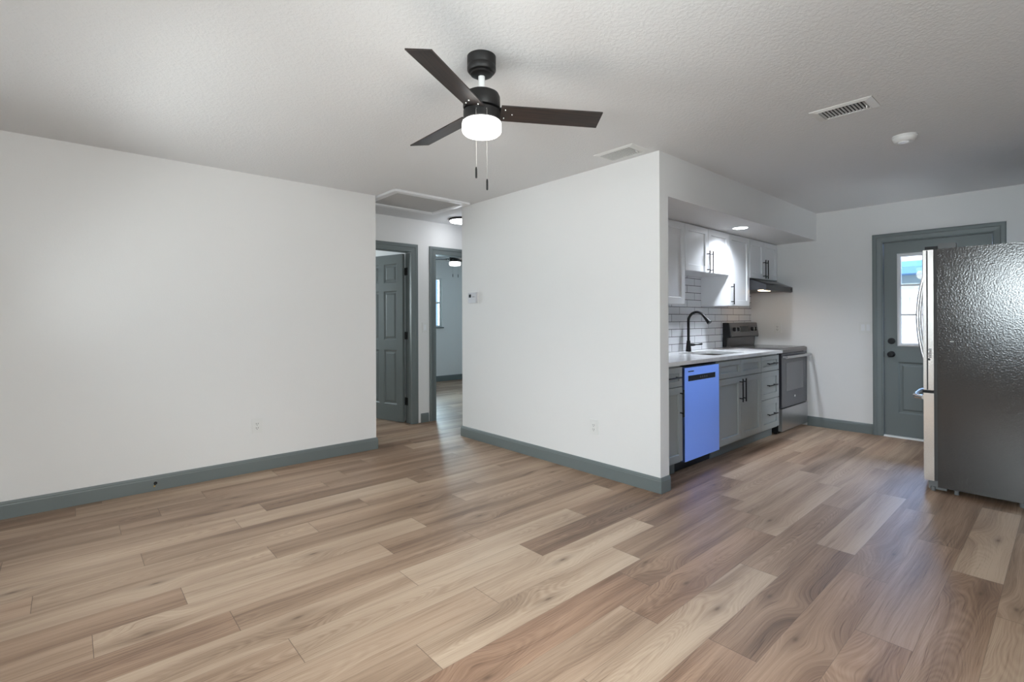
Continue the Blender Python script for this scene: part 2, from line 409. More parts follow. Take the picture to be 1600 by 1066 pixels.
def struct(name, mb, m, label=None, parent=None, smooth=False):
    o = mb.build(name, m, parent, smooth)
    if parent is None:
        o['kind'] = 'structure'
        o['label'] = label or name.replace('_', ' '); o['category'] = name.split('_')[0]
    return o
def thing(name, loc, label, cat, group=None, kind=None):
    o = bpy.data.objects.new(name, None); COL.objects.link(o); o.location = loc; o.empty_display_size = 0.1
    return tag(o, label, cat, group, kind)
def B(*a): return MB().box(*a)

# ------------------------------------------------------------------ setting: key dimensions
H = 2.44; T = 0.113
XK, YL, XL, XM, YE, YF, YB, YH = 6.418, 4.470, 2.221, 3.147, 1.954, 4.336, 2.700, 5.232
XW, YS = -1.25, -1.05                       # walls behind the photographer
XB, YBR = 6.60, 8.47                        # bedroom extents

# floor: individual planks (one mesh), joints and tones as laid
def build_floor():
    rnd = random.Random(7)
    PW, PL, Y0 = 0.1816, 1.219, 1.128
    J = {-6: 2.881, -5: 3.245, -4: 2.345, -3: 2.862, -2: 3.075, -1: 2.545, 0: 3.01, 1: 2.02, 2: 2.212, 3: 1.407, 4: 1.86, 5: 2.44, 6: 1.735,
         7: 1.29, 8: 1.61, 9: 2.034, 10: 1.10, 11: 1.509, 12: 1.994, 13: 0.967, 14: 1.451, 15: 1.663, 16: 1.942, 17: 1.256, 19: 3.13, 21: 2.838}
    # (row, a point inside the plank, tone, redness)
    TN = [(2, .6, .55, .1), (2, 1.6, .77, 0), (2, 2.8, .50, .2), (2, 4.0, .62, .15), (3, .8, .68, .1), (3, 2.0, .72, 0), (3, 3.2, .36, .3), (3, 4.4, .55, .2),
          (1, 1.4, .40, .6), (1, 2.6, .36, .35), (1, 3.8, .62, .1), (1, .3, .58, .1), (0, 2.4, .42, .5), (0, 1.2, .55, .15), (0, 3.6, .60, .15), (0, 4.9, .64, .1),
          (-1, 1.9, .70, .05), (-1, 3.1, .42, .3), (-1, 4.4, .52, .2), (-2, 1.2, .54, .5), (-2, 2.5, .42, .35), (-2, 3.7, .66, .1), (-2, 4.9, .5, .2),
          (-3, 2.2, .54, .45), (-3, 3.4, .47, .3), (-3, 4.6, .46, .25), (-4, 2.9, .53, .35), (-4, 1.7, .46, .55), (-4, 4.1, .42, .25), (-5, 2.6, .50, .4), (-5, 3.8, .70, .05), (-6, 3.4, .52, .2),
          (4, 1.2, .73, 0), (4, .3, .55, .15), (4, 2.4, .34, .3), (4, 3.6, .32, .35), (4, 4.8, .42, .3), (5, 1.8, .78, 0), (5, .6, .66, .05), (5, 3.0, .38, .3), (5, 4.2, .52, .2),
          (6, 1.1, .42, .15), (6, 0, .56, .35), (6, 2.3, .56, .15), (6, 3.4, .36, .3), (7, .7, .66, .05), (7, 1.9, .38, .15), (7, 3.1, .5, .2), (8, 1.0, .78, 0), (8, -.2, .52, .3), (8, 2.2, .40, .15), (8, 3.4, .45, .2),
          (9, 1.4, .48, .1), (9, .2, .66, .05), (9, 2.6, .50, .15), (10, .5, .64, .05), (10, 1.7, .44, .15), (10, 2.9, .56, .1), (11, .9, .46, .1), (11, -.3, .64, .05), (11, 2.1, .60, .1),
          (12, 1.4, .74, 0), (12, .2, .6, .1), (12, 2.6, .45, .15), (13, 1.6, .38, .2), (13, .4, .56, .1), (13, 2.8, .5, .15), (14, .8, .40, .2), (14, 2.0, .42, .2), (14, -.3, .5, .1), (15, 1.0, .46, .15), (15, 2.2, .36, .25),
          (16, 1.3, .42, .2), (16, 2.6, .48, .15), (17, .6, .66, .05), (17, -.3, .32, .3), (17, 1.9, .44, .2)]
    bm = bmesh.new(); uvl = bm.loops.layers.uv.new('plank'); cl = bm.loops.layers.float_color.new('tone')
    k0 = int(math.floor((YS - 0.1 - Y0) / PW)); k1 = int(math.ceil((YBR + 0.2 - Y0) / PW))
    for k in range(k0, k1):
        j = J.get(k, rnd.uniform(0, PL))
        n0 = int(math.floor((XW - 0.2 - j) / PL)); n1 = int(math.ceil((XB + 0.1 - j) / PL))
        for n in range(n0, n1):
            xa = j + n * PL; tone, red = rnd.choice([.36, .42, .48, .5, .56, .64, .72]), rnd.choice([.05, .1, .2, .3])
            for (kk, px, t_, r_) in TN:
                if kk == k and xa <= px < xa + PL: tone, red = t_, r_
            ya, yb = Y0 + k * PW, Y0 + (k + 1) * PW
            f = bm.faces.new([bm.verts.new(p) for p in ((xa, ya, 0), (xa + PL, ya, 0), (xa + PL, yb, 0), (xa, yb, 0))])
            seed = rnd.random(); fl = rnd.random() < 0.5
            for l, (u, v) in zip(f.loops, ((0, 0), (PL, 0), (PL, PW), (0, PW))):
                l[uvl].uv = (PL - u, PW - v) if fl else (u, v)
                l[cl] = (tone, red, seed, 1)
    # substrate under the planks
    me = bpy.data.meshes.new('floor'); bm.to_mesh(me); bm.free(); me.materials.append(M['floor'])
    o = bpy.data.objects.new('floor', me); COL.objects.link(o)
    o['kind'] = 'structure'; o['label'] = 'brown and beige wood plank floor'; o['category'] = 'floor'
build_floor()
struct('ceiling', B(XW - .1, XB + .1, YS - .1, YBR + .1, H, H + .12), 'ceiling', 'textured off-white ceiling')
def wall_with_openings(name, axis, c0, c1, a0, a1, ops, label):
    """wall slab between c0..c1 across, a0..a1 along; ops (a,b,z0,z1)"""
    mb = MB()
    def bx(p, q, z0, z1):
        if q - p < 1e-6 or z1 - z0 < 1e-6: return
        if axis == 'y': mb.box(c0, c1, p, q, z0, z1)
        else: mb.box(p, q, c0, c1, z0, z1)
    cur = a0
    for a, b, z0, z1 in sorted(ops):
        bx(cur, a, 0, H); bx(a, b, 0, z0); bx(a, b, z1, H); cur = b
    bx(cur, a1, 0, H)
    return struct(name, mb, 'wall', label)
struct('wall_left', B(XW, XL, YL, YL + T, 0, H), 'wall', 'long white wall on the left')
struct('wall_middle', B(XM, XM + T, YE, YF, 0, H), 'wall', 'white partition wall in the middle')
struct('wall_hall_side', B(XM + T, 5.2, YF - T, YF, 0, H), 'wall', 'white hall side wall')
struct('wall_kitchen', B(XM + T, XK + .12, YB, YB + T, 0, H), 'wall', 'kitchen back wall')
struct('wall_soffit', B(XM + T, XK, YE, YB, 2.13, H), 'wall', 'white soffit over the kitchen run')
wall_with_openings('wall_end', 'y', XK, XK + .12, -.30, YB + T, [(.475, 1.350, 0, 2.05)], 'white end wall with the back door')
wall_with_openings('wall_hall_back', 'x', YH, YH + .12, 2.0, 5.3, [(2.28, 3.065, 0, 2.065), (3.375, 4.16, 0, 2.065)], 'white hall back wall with two doorways')
struct('wall_hall_left', B(2.0, 2.17, YL + T, YH, 0, H), 'wall', 'hall closing wall')
struct('wall_hall_right', B(5.2, 5.3, YF - T, YH, 0, H), 'wall', 'hall far wall')
struct('wall_room_divider', B(3.10, 3.22, YH + .12, YBR, 0, H), 'wall', 'divider between the two back rooms')
wall_with_openings('wall_back', 'x', YBR, YBR + .12, .5, XB + .1, [(1.1, 2.1, 1.09, 2.07), (4.70, 5.64, 1.09, 2.07)], 'far bedroom wall with a window')
struct('wall_small_room', B(.5, .6, YH + .12, YBR, 0, H), 'wall', 'small room side wall')
struct('wall_small_room_front', B(.5, 2.0, YH, YH + .12, 0, H), 'wall', 'small room front wall')
struct('wall_bedroom_right', B(XB, XB + .1, YH, YBR, 0, H), 'wall', 'bedroom side wall')
struct('wall_bedroom_front', B(5.3, XB, YH, YH + .12, 0, H), 'wall', 'bedroom front wall')
wall_with_openings('wall_west', 'y', XW - .12, XW, YS - .12, YL + T, [(-.90, .85, .80, 2.05), (2.20, 3.65, .80, 2.05)], 'wall behind the photographer')
wall_with_openings('wall_south', 'x', YS - .12, YS, XW, 4.42, [(-.75, 1.15, .80, 2.05)], 'wall at the photographer\'s right')
struct('wall_jog', B(4.30, 4.42, YS, -.30, 0, H), 'wall', 'kitchen wall return')
wall_with_openings('wall_kitchen_south', 'x', -.42, -.30, 4.30, XK + .12, [(5.62, 6.28, 1.0, 2.05)], 'wall behind the refrigerator')

# baseboards
BP = [(0, 0), (.014, 0), (.014, .084), (.0115, .090), (.0115, .097), (.006, .109), (0, .109)]
struct('baseboard_left', MB().sweep([(XL, YL + T), (XL, YL), (XW, YL)], BP), 'trim', 'green-grey baseboard of the left wall')
struct('baseboard_middle', MB().sweep([(XM + T, YE), (XM, YE), (XM, YF), (5.2, YF)], BP), 'trim', 'green-grey baseboard of the middle wall')
struct('baseboard_end', MB().sweep([(XK, 1.425), (XK, 2.055)], BP), 'trim', 'green-grey baseboard beside the back door')
struct('baseboard_hall', MB().sweep([(3.285, YH), (3.180, YH)], BP), 'trim', 'green-grey baseboard between hall doors')
struct('baseboard_bedroom', MB().sweep([(XB, YBR), (3.22, YBR)], BP), 'trim', 'green-grey baseboard in the bedroom')

# casings + jambs
CP = [(0, 0), (0, .010), (.010, .014), (.016, .012), (.050, .015), (.058, .021), (.082, .021), (.092, .016), (.092, 0)]
def casing(name, s0, s1, zt, place, depth, label):
    mb = MB().casing(s0, s1, zt, CP, place)
    o = struct(name, mb, 'trim', label)
    j = MB().casing(s0, s1, zt, [(0, 0), (.019, 0), (.019, -depth), (0, -depth)], place)
    j.build('jamb', M['trim'], o)
    return o
casing('trim_1', .495, 1.330, 2.030, lambda s, z, d: (XK - d, s, z), .12, 'green-grey casing of the back door')
casing('trim_2', 2.300, 3.046, 2.046, lambda s, z, d: (s, YH - d, z), .12, 'green-grey casing of the left hall doorway')
casing('trim_3', 3.394, 4.141, 2.046, lambda s, z, d: (s, YH - d, z), .12, 'green-grey casing of the right hall doorway')

# ------------------------------------------------------------------ doors
def hollow_panel(mb, x, y0, y1, z0, z1, sgn, depth=.008):
    pass
def panel_door(w, h, th, panels, lite=None):
    """door slab in local coords: x = thickness 0..th (x=0 is the seen face), y 0..w, z 0..h; raised panels on both faces"""
    mb = MB()
    ys = sorted({0, w, *[v for p in panels for v in p[:2]], *((lite[0], lite[1]) if lite else ())})
    zs = sorted({0, h, *[v for p in panels for v in p[2:]], *((lite[2], lite[3]) if lite else ())})
    def inside(y, z, p): return p[0] < y < p[1] and p[2] < z < p[3]
    for y0, y1 in zip(ys, ys[1:]):
        for z0, z1 in zip(zs, zs[1:]):
            cy, cz = (y0 + y1) / 2, (z0 + z1) / 2
            if lite and inside(cy, cz, lite): continue
            if any(inside(cy, cz, p) for p in panels): continue
            mb.box(0, th, y0, y1, z0, z1)
    for (a, b, c, d) in panels:
        for x0, sg in ((0, 1), (th, -1)):
            # sunk ogee then raised field
            lv = [(0, 0), (.012, .009), (.030, .009), (.045, .003)]
            rings = []
            for ins, dep in lv:
                rings.append([mb.bm.verts.new((x0 + sg * dep, y, z)) for y, z in ((a + ins, c + ins), (b - ins, c + ins), (b - ins, d - ins), (a + ins, d - ins))])
            for r0, r1 in zip(rings, rings[1:]):
                for i in range(4): mb.bm.faces.new((r0[i], r0[(i + 1) % 4], r1[(i + 1) % 4], r1[i]))
            mb.bm.faces.new(rings[-1])
    return mb
# back door (end wall)
d1 = thing('door_1', (XK + .02, .91, 0.018), 'green-grey back door with a nine-pane window', 'door', kind='structure')
DW_ = 1.326 - .499
lite = (.115, .715, .955, 1.895)
mb = panel_door(DW_, 2.008, .044, [(.13, .365, .235, .765), (.475, .71, .235, .765)], (.115, DW_ - .115, .94 - .018 + .01, 1.90 - .018))
mb.xform(Matrix.Translation((XK + .012, .499, .020)))
mb.build('leaf', M['trim'], d1)
ly0, ly1, lz0, lz1 = .499 + .115, .499 + DW_ - .115, .950, 1.902
fr = MB().casing(ly0 + .03, ly1 - .03, lz1 - .03, [(0, 0), (0, .006), (.014, .014), (.026, .012), (.034, .004), (.034, -.03), (0, -.03)], lambda s, z, d: (XK + .012 - d, s, z), closed=True, zb=lz0 + .03)
gf = fr.build('window_frame', M['white'], d1)
gf['label'] = 'white window frame set in the door'
mun = MB()
for z in (1.273, 1.576): mun.box(XK + .012, XK + .028, ly0 + .03, ly1 - .03, z - .009, z + .009)
for k in (1, 2):
    y = ly0 + .03 + (ly1 - ly0 - .06) * k / 3
    mun.box(XK + .012, XK + .028, y - .009, y + .009, lz0 + .03, lz1 - .03)
mun.build('muntin', M['white'], gf)
B(XK + .019, XK + .022, ly0 + .03, ly1 - .03, lz0 + .03, lz1 - .03).build('pane', M['glass'], gf)
for nm, z in (('deadbolt', 1.000), ('door_knob', .863)):
    mb = MB().lathe([(.032, 0), (.032, -.008), (.026, -.014)] + ([(.026, -.02), (0, -.021)] if nm == 'deadbolt' else [(.012, -.018), (.012, -.035), (.024, -.045), (.029, -.06), (.024, -.072), (0, -.075)]), (XK + .012, 1.263, z), 24, 'x')
    o = mb.build(nm, M['black'], d1, True)
B(XK + .004, XK + .012, 1.327, 1.3295, .83, .89).build('strike_plate', M['black'], d1)
struct('trim_4', MB().prism([(XK - .02, 0.001), (XK - .005, .016), (XK + .12, .018), (XK + .12, 0.001)], 'y', .496, 1.329), mat('threshold_aluminium', (.75, .74, .72), .4, .2), 'pale aluminium threshold under the back door')
# left hall door, standing open into the room behind
d2 = thing('door_2', (3.040, YH + .12, 0.012), 'green-grey six-panel hall door standing open', 'door', kind='structure')
w2 = .735
pn = []
for y0, y1 in ((.10, .325), (.41, .635)):
    pn += [(y0, y1, .20, .86), (y0, y1, .98, 1.58), (y0, y1, 1.68, 1.91)]
mb = panel_door(w2, 2.02, .036, pn)
ang = R(104.6)
# local y -> direction of the open leaf, local x -> thickness away from the camera side
dirv = Vector((math.cos(ang), math.sin(ang), 0)); nrm = Vector((math.sin(ang), -math.cos(ang), 0))
mtx = Matrix(((-nrm.x, dirv.x, 0, 3.036), (-nrm.y, dirv.y, 0, YH + .125), (0, 0, 1, .012), (0, 0, 0, 1)))
mtx2 = mtx.copy()
mb.xform(mtx2); mb.build('leaf', M['trim'], d2)
for z in (1.82, 1.05, .26):
    mb = MB().tube([(3.040, YH + .118, z - .045), (3.040, YH + .118, z + .045)], .007, 10)
    mb.box(3.0405, 3.0445, YH + .070, YH + .112, z - .045, z + .045)
    mb.build('hinge', M['black'], d2)

# windows behind the photographer / in the rooms behind
def window(name, place, s0, s1, z0, z1, label, sill=True):
    root = thing(name, place(s0, z0, 0), label, 'window', kind='structure')
    fr = MB().casing(s0 + .03, s1 - .03, z1 - .03, [(0, -.04), (0, -.09), (.03, -.09), (.03, -.04)], place, closed=True, zb=z0 + .03)
    f = fr.build('window_frame', M['white'], root)
    zc = (z0 + z1) / 2
    a, b = place(s0 + .03, zc - .02, -.09), place(s1 - .03, zc + .02, -.05)
    B(min(a[0], b[0]), max(a[0], b[0]), min(a[1], b[1]), max(a[1], b[1]), zc - .02, zc + .02).build('meeting_rail', M['white'], f)
    a, b = place(s0 + .03, z0, -.066), place(s1 - .03, z1, -.062)
    B(min(a[0], b[0]), max(a[0], b[0]), min(a[1], b[1]), max(a[1], b[1]), z0 + .03, z1 - .03).build('pane', M['glass'], f)
    a, b = place(s0 - .03, z0, .035), place(s1 + .03, z0, -.04)
    B(min(a[0], b[0]), max(a[0], b[0]), min(a[1], b[1]), max(a[1], b[1]), z0 - .022, z0).build('window_sill', M['trim'] if name == 'window_3' else M['white'], root)
window('window_1', lambda s, z, d: (XW + d, s, z), -.90, .85, .80, 2.05, 'double-hung window behind the photographer')
window('window_6', lambda s, z, d: (XW + d, s, z), 2.20, 3.65, .80, 2.05, 'double-hung window near the left wall')
window('window_2', lambda s, z, d: (s, YS + d, z), -.75, 1.15, .80, 2.05, 'double-hung window facing the left wall')
window('window_3', lambda s, z, d: (s, YBR - d, z), 4.70, 5.64, 1.09, 2.07, 'bedroom window seen through the right hall doorway')
window('window_4', lambda s, z, d: (s, YBR - d, z), 1.1, 2.1, 1.09, 2.07, 'small room window')

window('fill_window', lambda s, z, d: (s, -.30 + d, z), 5.62, 6.28, 1.0, 2.05, 'unseen window added to light the kitchen')  # made-up opening, out of view, that lets the kitchen fill in
# ------------------------------------------------------------------ outside
struct('ground', B(-14, 40, -16, 24, -.30, -.16), 'concrete', 'pale paved ground outdoors')
struct('trim_5', B(XW - 2.2, XW - .1, -2.0, 4.6, 3.3, 3.4), 'fence', 'unseen roof slab added to keep sun out of the windows')  # out-of-view slab added to block the sun from the west windows
fnc = thing('vinyl_fence', (10.4, .5, -.16), 'white vinyl privacy fence seen through the back door window', 'fence')
mb = MB()
for k in range(40): mb.box(10.40, 10.43, -6 + k * .30, -6 + k * .30 + .292, -.08, 1.62)
mb.build('fence_panel', M['fence'], fnc)
B(10.37, 10.46, -6, 6, 1.60, 1.70).build('top_rail', M['fence'], fnc)
for k in range(6): B(10.35, 10.47, -5.9 + k * 2.3, -5.78 + k * 2.3, -.16, 1.80).build('fence_post', M['fence'], fnc)
nh = thing('neighbour_house', (15, 1.5, -.16), 'pale green house with a blue roof edge beyond the fence', 'house')
B(15, 20, -7, 9, -.16, 2.28).build('house_wall', M['house'], nh)
MB().prism([(14.4, 2.26), (14.4, 2.42), (17.5, 3.4), (20.6, 2.42), (20.6, 2.26)], 'y', -7.4, 9.4).build('roof', M['roof'], nh)
pb = thing('patio_beam', (8.2, .9, -.16), 'white beam on posts outside the back door window', 'beam')
B(8.1, 8.24, -2.2, 3.0, 1.985, 2.16).build('beam', M['fence'], pb)
for y in (-2.1, 2.9): B(8.1, 8.22, y - .06, y + .06, -.16, 1.985).build('post', M['fence'], pb)

# ------------------------------------------------------------------ ceiling fans
def ceiling_fan(cx, cy, a0, label, chain_dirs):
    root = thing('ceiling_fan', (cx, cy, H), label, 'ceiling fan', 'ceiling fans')
    MB().lathe([(.0, 0), (.0655, 0), (.0655, -.036), (.0635, -.040), (.0635, -.043), (.0655, -.046), (.0655, -.062), (.060, -.070), (.050, -.073), (.050, -.082), (.040, -.088), (.022, -.090), (0, -.090)], (cx, cy, H), 44).build('canopy', M['bronze'], root, True)
    o = MB().lathe([(.015, -.088), (.015, -.150)], (cx, cy, H), 20).build('downrod', M['fanrod'], root, True); o['label'] = 'white downrod'
    MB().lathe([(0, -.142), (.017, -.142), (.018, -.158), (.035, -.160), (.064, -.164), (.078, -.172), (.084, -.186), (.085, -.232), (.082, -.238), (.0, -.238)], (cx, cy, H), 48).build('motor_housing', M['bronze'], root, True)
    MB().lathe([(0, -.238), (.060, -.238), (.060, -.250), (.0835, -.250), (.0835, -.290), (.080, -.294), (.0, -.294)], (cx, cy, H), 48).build('switch_housing', M['bronze'], root, True)
    o = MB().lathe([(.0, -.2965), (.084, -.2965), (.088, -.300), (.090, -.306), (.090, -.339), (.087, -.346), (.078, -.354), (.05, -.358), (0, -.360)], (cx, cy, H), 48).build('light_shade', M['shade'], root, True); o['label'] = 'lit white drum shade'
    for k in range(3):
        a = a0 + k * 2 * PI / 3
        ca, sa = math.cos(a), math.sin(a)
        bm = bmesh.new(); uvl = bm.loops.layers.uv.new('grain')
        # outline: along d, across p (p to the left of d); long edge on the -p side
        hw0, hw1 = .053, .057
        out = [(.085, -hw0), (.30, -hw0 - .002), (.561, -hw1), (.566, hw1), (.30, hw0 + .002), (.085, hw0)]
        th = .006; pt = R(13.5)
        def W_(d, p, zz):
            pz = p * math.cos(pt); dz = -p * math.sin(pt) + zz
            return (cx + ca * d - sa * pz, cy + sa * d + ca * pz, H - .2507 + dz)
        A = [bm.verts.new(W_(d, p, -th / 2)) for d, p in out]; Bv = [bm.verts.new(W_(d, p, th / 2)) for d, p in out]
        fs = [bm.faces.new(A[::-1]), bm.faces.new(Bv)]
        n = len(out)
        for i in range(n): fs.append(bm.faces.new((A[i], A[(i + 1) % n], Bv[(i + 1) % n], Bv[i])))
        lut = {}
        for v, q in zip(A, out): lut[v] = q
        for v, q in zip(Bv, out): lut[v] = q
        for f in fs:
            for l in f.loops: l[uvl].uv = (lut[l.vert][0] + k * 3, lut[l.vert][1] + k)
        mb = MB(); mb.bm.free(); mb.bm = bm
        bl = mb.build('blade', M['blade'], root)
        br = MB()
        pts = [(.060, -.020), (.115, -.038), (.150, -.012), (.150, .012), (.115, .038), (.060, .020)]
        A = [br.bm.verts.new(W_(d, p, th / 2 + .001)) for d, p in pts]; Bq = [br.bm.verts.new(W_(d, p, th / 2 + .005)) for d, p in pts]
        br.bm.faces.new(A[::-1]); br.bm.faces.new(Bq)
        for i in range(6): br.bm.faces.new((A[i], A[(i + 1) % 6], Bq[(i + 1) % 6], Bq[i]))
        br.build('blade_iron', M['bronze'], bl)
        for d, p in ((.105, .030), (.105, -.030), (.140, 0)):
            q = W_(d, p, -th / 2 - .001)
            MB().lathe([(0, -.0035), (.0035, -.0025), (.005, 0), (.005, .002), (0, .002)], q, 10).build('screw', M['screw'], bl, True)
    for (ang, r_, z1) in chain_dirs:
        x, y = cx + r_ * math.cos(ang), cy + r_ * math.sin(ang)
        c = MB().tube([(cx + .080 * math.cos(ang), cy + .080 * math.sin(ang), H - .268), (x - .004 * math.cos(ang), y - .004 * math.sin(ang), H - .269), (x, y, H - .280), (x, y, z1)], .0011, 6).build('pull_chain', M['chain'], root)
        MB().lathe([(0, .0), (.003, -.002), (.0045, -.012), (.0045, -.046), (.0035, -.050), (0, -.051)], (x, y, z1), 12).build('pull_knob', M['black'], c, True)
    return root
ceiling_fan(1.415, 1.793, R(88.5), 'dark three-blade ceiling fan with a lit drum shade in the main room', [(R(231.7) - .26, .0965, 1.910), (R(231.7) + .24, .0965, 1.858)])
ceiling_fan(4.545, 6.45, R(140), 'dark ceiling fan glimpsed in the bedroom through the right hall doorway', [(R(215), .0965, 1.95), (R(265), .0965, 1.945)])

# ------------------------------------------------------------------ ceiling fittings
def vent(x0, x1, y0, y1, label):
    root = thing('ceiling_vent', ((x0 + x1) / 2, (y0 + y1) / 2, H), label, 'ceiling vent', 'ceiling vents')
    bx, by = .028, .042
    mb = MB().casing(x0 + bx, x1 - bx, 0, [(0, 0), (0, -.006), (.004, -.010), (bx - .004, -.006), (bx, -.001), (bx, 0)], lambda s, z, d: (s, (y0 + y1) / 2 + z, H + d), closed=True, zb=0)
    mb.bm.free(); mb.bm = bmesh.new()
    rings = []
    for (ix, iy, z) in ((0, 0, H), (.002, .002, H - .003), (bx * .85, by * .85, H - .010), (bx, by, H - .009), (bx, by, H)):
        rings.append([mb.bm.verts.new(p) for p in ((x0 + ix, y0 + iy, z), (x1 - ix, y0 + iy, z), (x1 - ix, y1 - iy, z), (x0 + ix, y1 - iy, z))])
    for r0, r1 in zip(rings, rings[1:]):
        for i in range(4): mb.bm.faces.new((r0[i], r0[(i + 1) % 4], r1[(i + 1) % 4], r1[i]))
    mb.build('vent_frame', M['vent'], root)
    o = B(x0 + bx, x1 - bx, y0 + by, y1 - by, H - .0012, H - .0002).build('duct_backing', M['dark'], root)
    sl = MB(); n = 13
    for k in range(n):
        y = y0 + by + (y1 - y0 - 2 * by) * (k + .5) / n
        sl.prism([(y - .0025, H - .0025), (y - .0012, H - .0015), (y + .0025, H - .009), (y + .0012, H - .010)], 'x', x0 + bx, x1 - bx)
    sl.build('louvres', M['vent'], root)
    B((x0 + x1) / 2 + .01, (x0 + x1) / 2 + .03, y0 + by + .004, y0 + by + .010, H - .020, H - .008).build('damper_lever', M['plastic'], root)
vent(3.234, 3.430, .716, 1.024, 'white ceiling vent beside the smoke detector')
vent(2.880, 3.092, 1.997, 2.337, 'white ceiling vent above the corner of the middle wall')
sd = thing('smoke_detector', (4.125, .735, H), 'round white smoke detector on the ceiling', 'smoke detector')
MB().lathe([(0, 0), (.070, 0), (.070, -.010), (0, -.010)], (4.125, .735, H), 40).build('mounting_plate', M['plastic'], sd, True)
MB().lathe([(0, -.010), (.066, -.010), (.066, -.016), (.060, -.030), (.048, -.040), (.042, -.038), (0, -.038)], (4.125, .735, H), 40).build('detector_body', M['plastic'], sd, True)
MB().lathe([(0, -.038), (.030, -.038), (.028, -.044), (0, -.046)], (4.120, .74, H), 24).build('test_button', M['white'], sd, True)
ah = thing('attic_hatch', (2.65, 4.46, H), 'rectangular attic hatch with a white frame in the ceiling by the hall', 'attic hatch')
mb = MB(); x0, x1, y0, y1 = 2.235, 3.090, 4.115, 4.800
rings = []
for (ins, z) in ((0, H), (0, H - .018), (.012, H - .022), (.056, H - .022), (.064, H - .016), (.064, H)):
    rings.append([mb.bm.verts.new(p) for p in ((x0 + ins, y0 + ins, z), (x1 - ins, y0 + ins, z), (x1 - ins, y1 - ins, z), (x0 + ins, y1 - ins, z))])
for r0, r1 in zip(rings, rings[1:]):
    for i in range(4): mb.bm.faces.new((r0[i], r0[(i + 1) % 4], r1[(i + 1) % 4], r1[i]))
mb.build('hatch_frame', M['white'], ah)
B(x0 + .064, x1 - .064, y0 + .064, y1 - .064, H - .006, H - .001).build('hatch_panel', M['hatch'], ah)
hl = thing('hall_ceiling_light', (3.515, 4.85, H), 'flush black-rimmed ceiling light in the hall', 'ceiling light')
MB().lathe([(0, 0), (.145, 0), (.150, -.006), (.150, -.022), (.138, -.024), (0, -.024)], (3.515, 4.85, H), 48).build('rim', M['black'], hl, True)
MB().lathe([(0, -.0245), (.138, -.0245), (.134, -.036), (.10, -.046), (0, -.050)], (3.515, 4.85, H), 48).build('diffuser', M['hall_led'], hl, True)
rl = thing('recessed_light', (4.926, 2.165, 2.13), 'lit round downlight in the kitchen soffit', 'ceiling light')
MB().lathe([(.067, 0), (.080, 0), (.079, -.003), (.070, -.006), (.067, -.005), (.067, 0)], (4.926, 2.165, 2.13), 40, caps=False).build('trim_ring', M['white'], rl, True)
MB().lathe([(0, -.001), (.0665, -.001), (.0665, -.004), (.060, -.0055), (0, -.0065)], (4.926, 2.165, 2.13), 40).build('diffuser', M['led'], rl, True)
light('recessed_lamp', 'SPOT', (4.926, 2.165, 2.112), 115, (0.84, 0.91, 1.0), target=(4.926, 2.18, 0), spot_size=R(152), spot_blend=1.0, shadow_soft_size=.06)
light('hall_lamp', 'POINT', (3.515, 4.85, 2.32), 1.6, (0.86, 0.92, 1.0), shadow_soft_size=.10)
light('fan_lamp', 'POINT', (1.415, 1.793, 2.02), 4, (1.0, 0.93, 0.85), shadow_soft_size=.09)

# ------------------------------------------------------------------ wall fittings
def duplex(place, s, z, label, orient):
    """outlet plate; place(s,z,d)"""
    def bx(s0, s1, z0, z1, d0, d1):
        a, b = place(s0, z0, d0), place(s1, z1, d1)
        return B(*[v for i in range(3) for v in sorted((a[i], b[i]))])
    root = thing('wall_outlet', place(s, z, 0), label, 'outlet', 'wall outlets')
    bx(s - .040, s + .040, z - .060, z + .060, 0, .006).bevel(.002).build('cover_plate', M['plastic'], root)
    bx(s - .017, s + .017, z - .034, z + .034, .006, .009).bevel(.001, 1).build('receptacle', M['plastic'], root)
    sl = MB()
    for dz in (.016, -.018):
        for ds in (-.007, .007):
            a, b = place(s + ds - .0015, z + dz - .005, .0088), place(s + ds + .0015, z + dz + .006, .0095)
            sl.box(*[v for i in range(3) for v in sorted((a[i], b[i]))])
        a, b = place(s - .0025, z + dz - .014, .0088), place(s + .0025, z + dz - .009, .0095)
        sl.box(*[v for i in range(3) for v in sorted((a[i], b[i]))])
    sl.build('slots', M['ink'], root)
duplex(lambda s, z, d: (s, YL - d, z), 1.163, .375, 'white wall outlet low on the left wall', 'y')
duplex(lambda s, z, d: (XM - d, s, z), 2.552, .378, 'white wall outlet low on the middle wall', 'x')
duplex(lambda s, z, d: (XK - d, s, z), 2.38, 1.125, 'white wall outlet on the end wall above the range', 'x')
def switch(place, s, z, n, label):
    root = thing('light_switch', place(s, z, 0), label, 'light switch', 'light switches')
    hw = .040 if n == 1 else .062
    def bx(s0, s1, z0, z1, d0, d1):
        a, b = place(s0, z0, d0), place(s1, z1, d1)
        return B(*[v for i in range(3) for v in sorted((a[i], b[i]))])
    bx(s - hw, s + hw, z - .061, z + .061, 0, .006).bevel(.002).build('cover_plate', M['plastic'], root)
    for k in range(n):
        c = s + (k - (n - 1) / 2) * .050
        bx(c - .017, c + .017, z - .034, z + .034, .006, .010).bevel(.0015, 1).build('rocker', M['white'], root)
switch(lambda s, z, d: (XK - d, s, z), 1.485, 1.138, 2, 'white double light switch beside the back door')
switch(lambda s, z, d: (s, YH - d, z), 3.238, 1.146, 1, 'white single light switch between the hall doorways')
th = thing('thermostat', (XM, 4.13, 1.465), 'small white thermostat near the far end of the middle wall', 'thermostat')
B(XM - .006, XM, 4.055, 4.205, 1.405, 1.525).bevel(.002).build('wall_plate', M['plastic'], th)
B(XM - .026, XM - .006, 4.065, 4.195, 1.412, 1.518).bevel(.004).build('thermostat_body', M['greyplastic'], th)
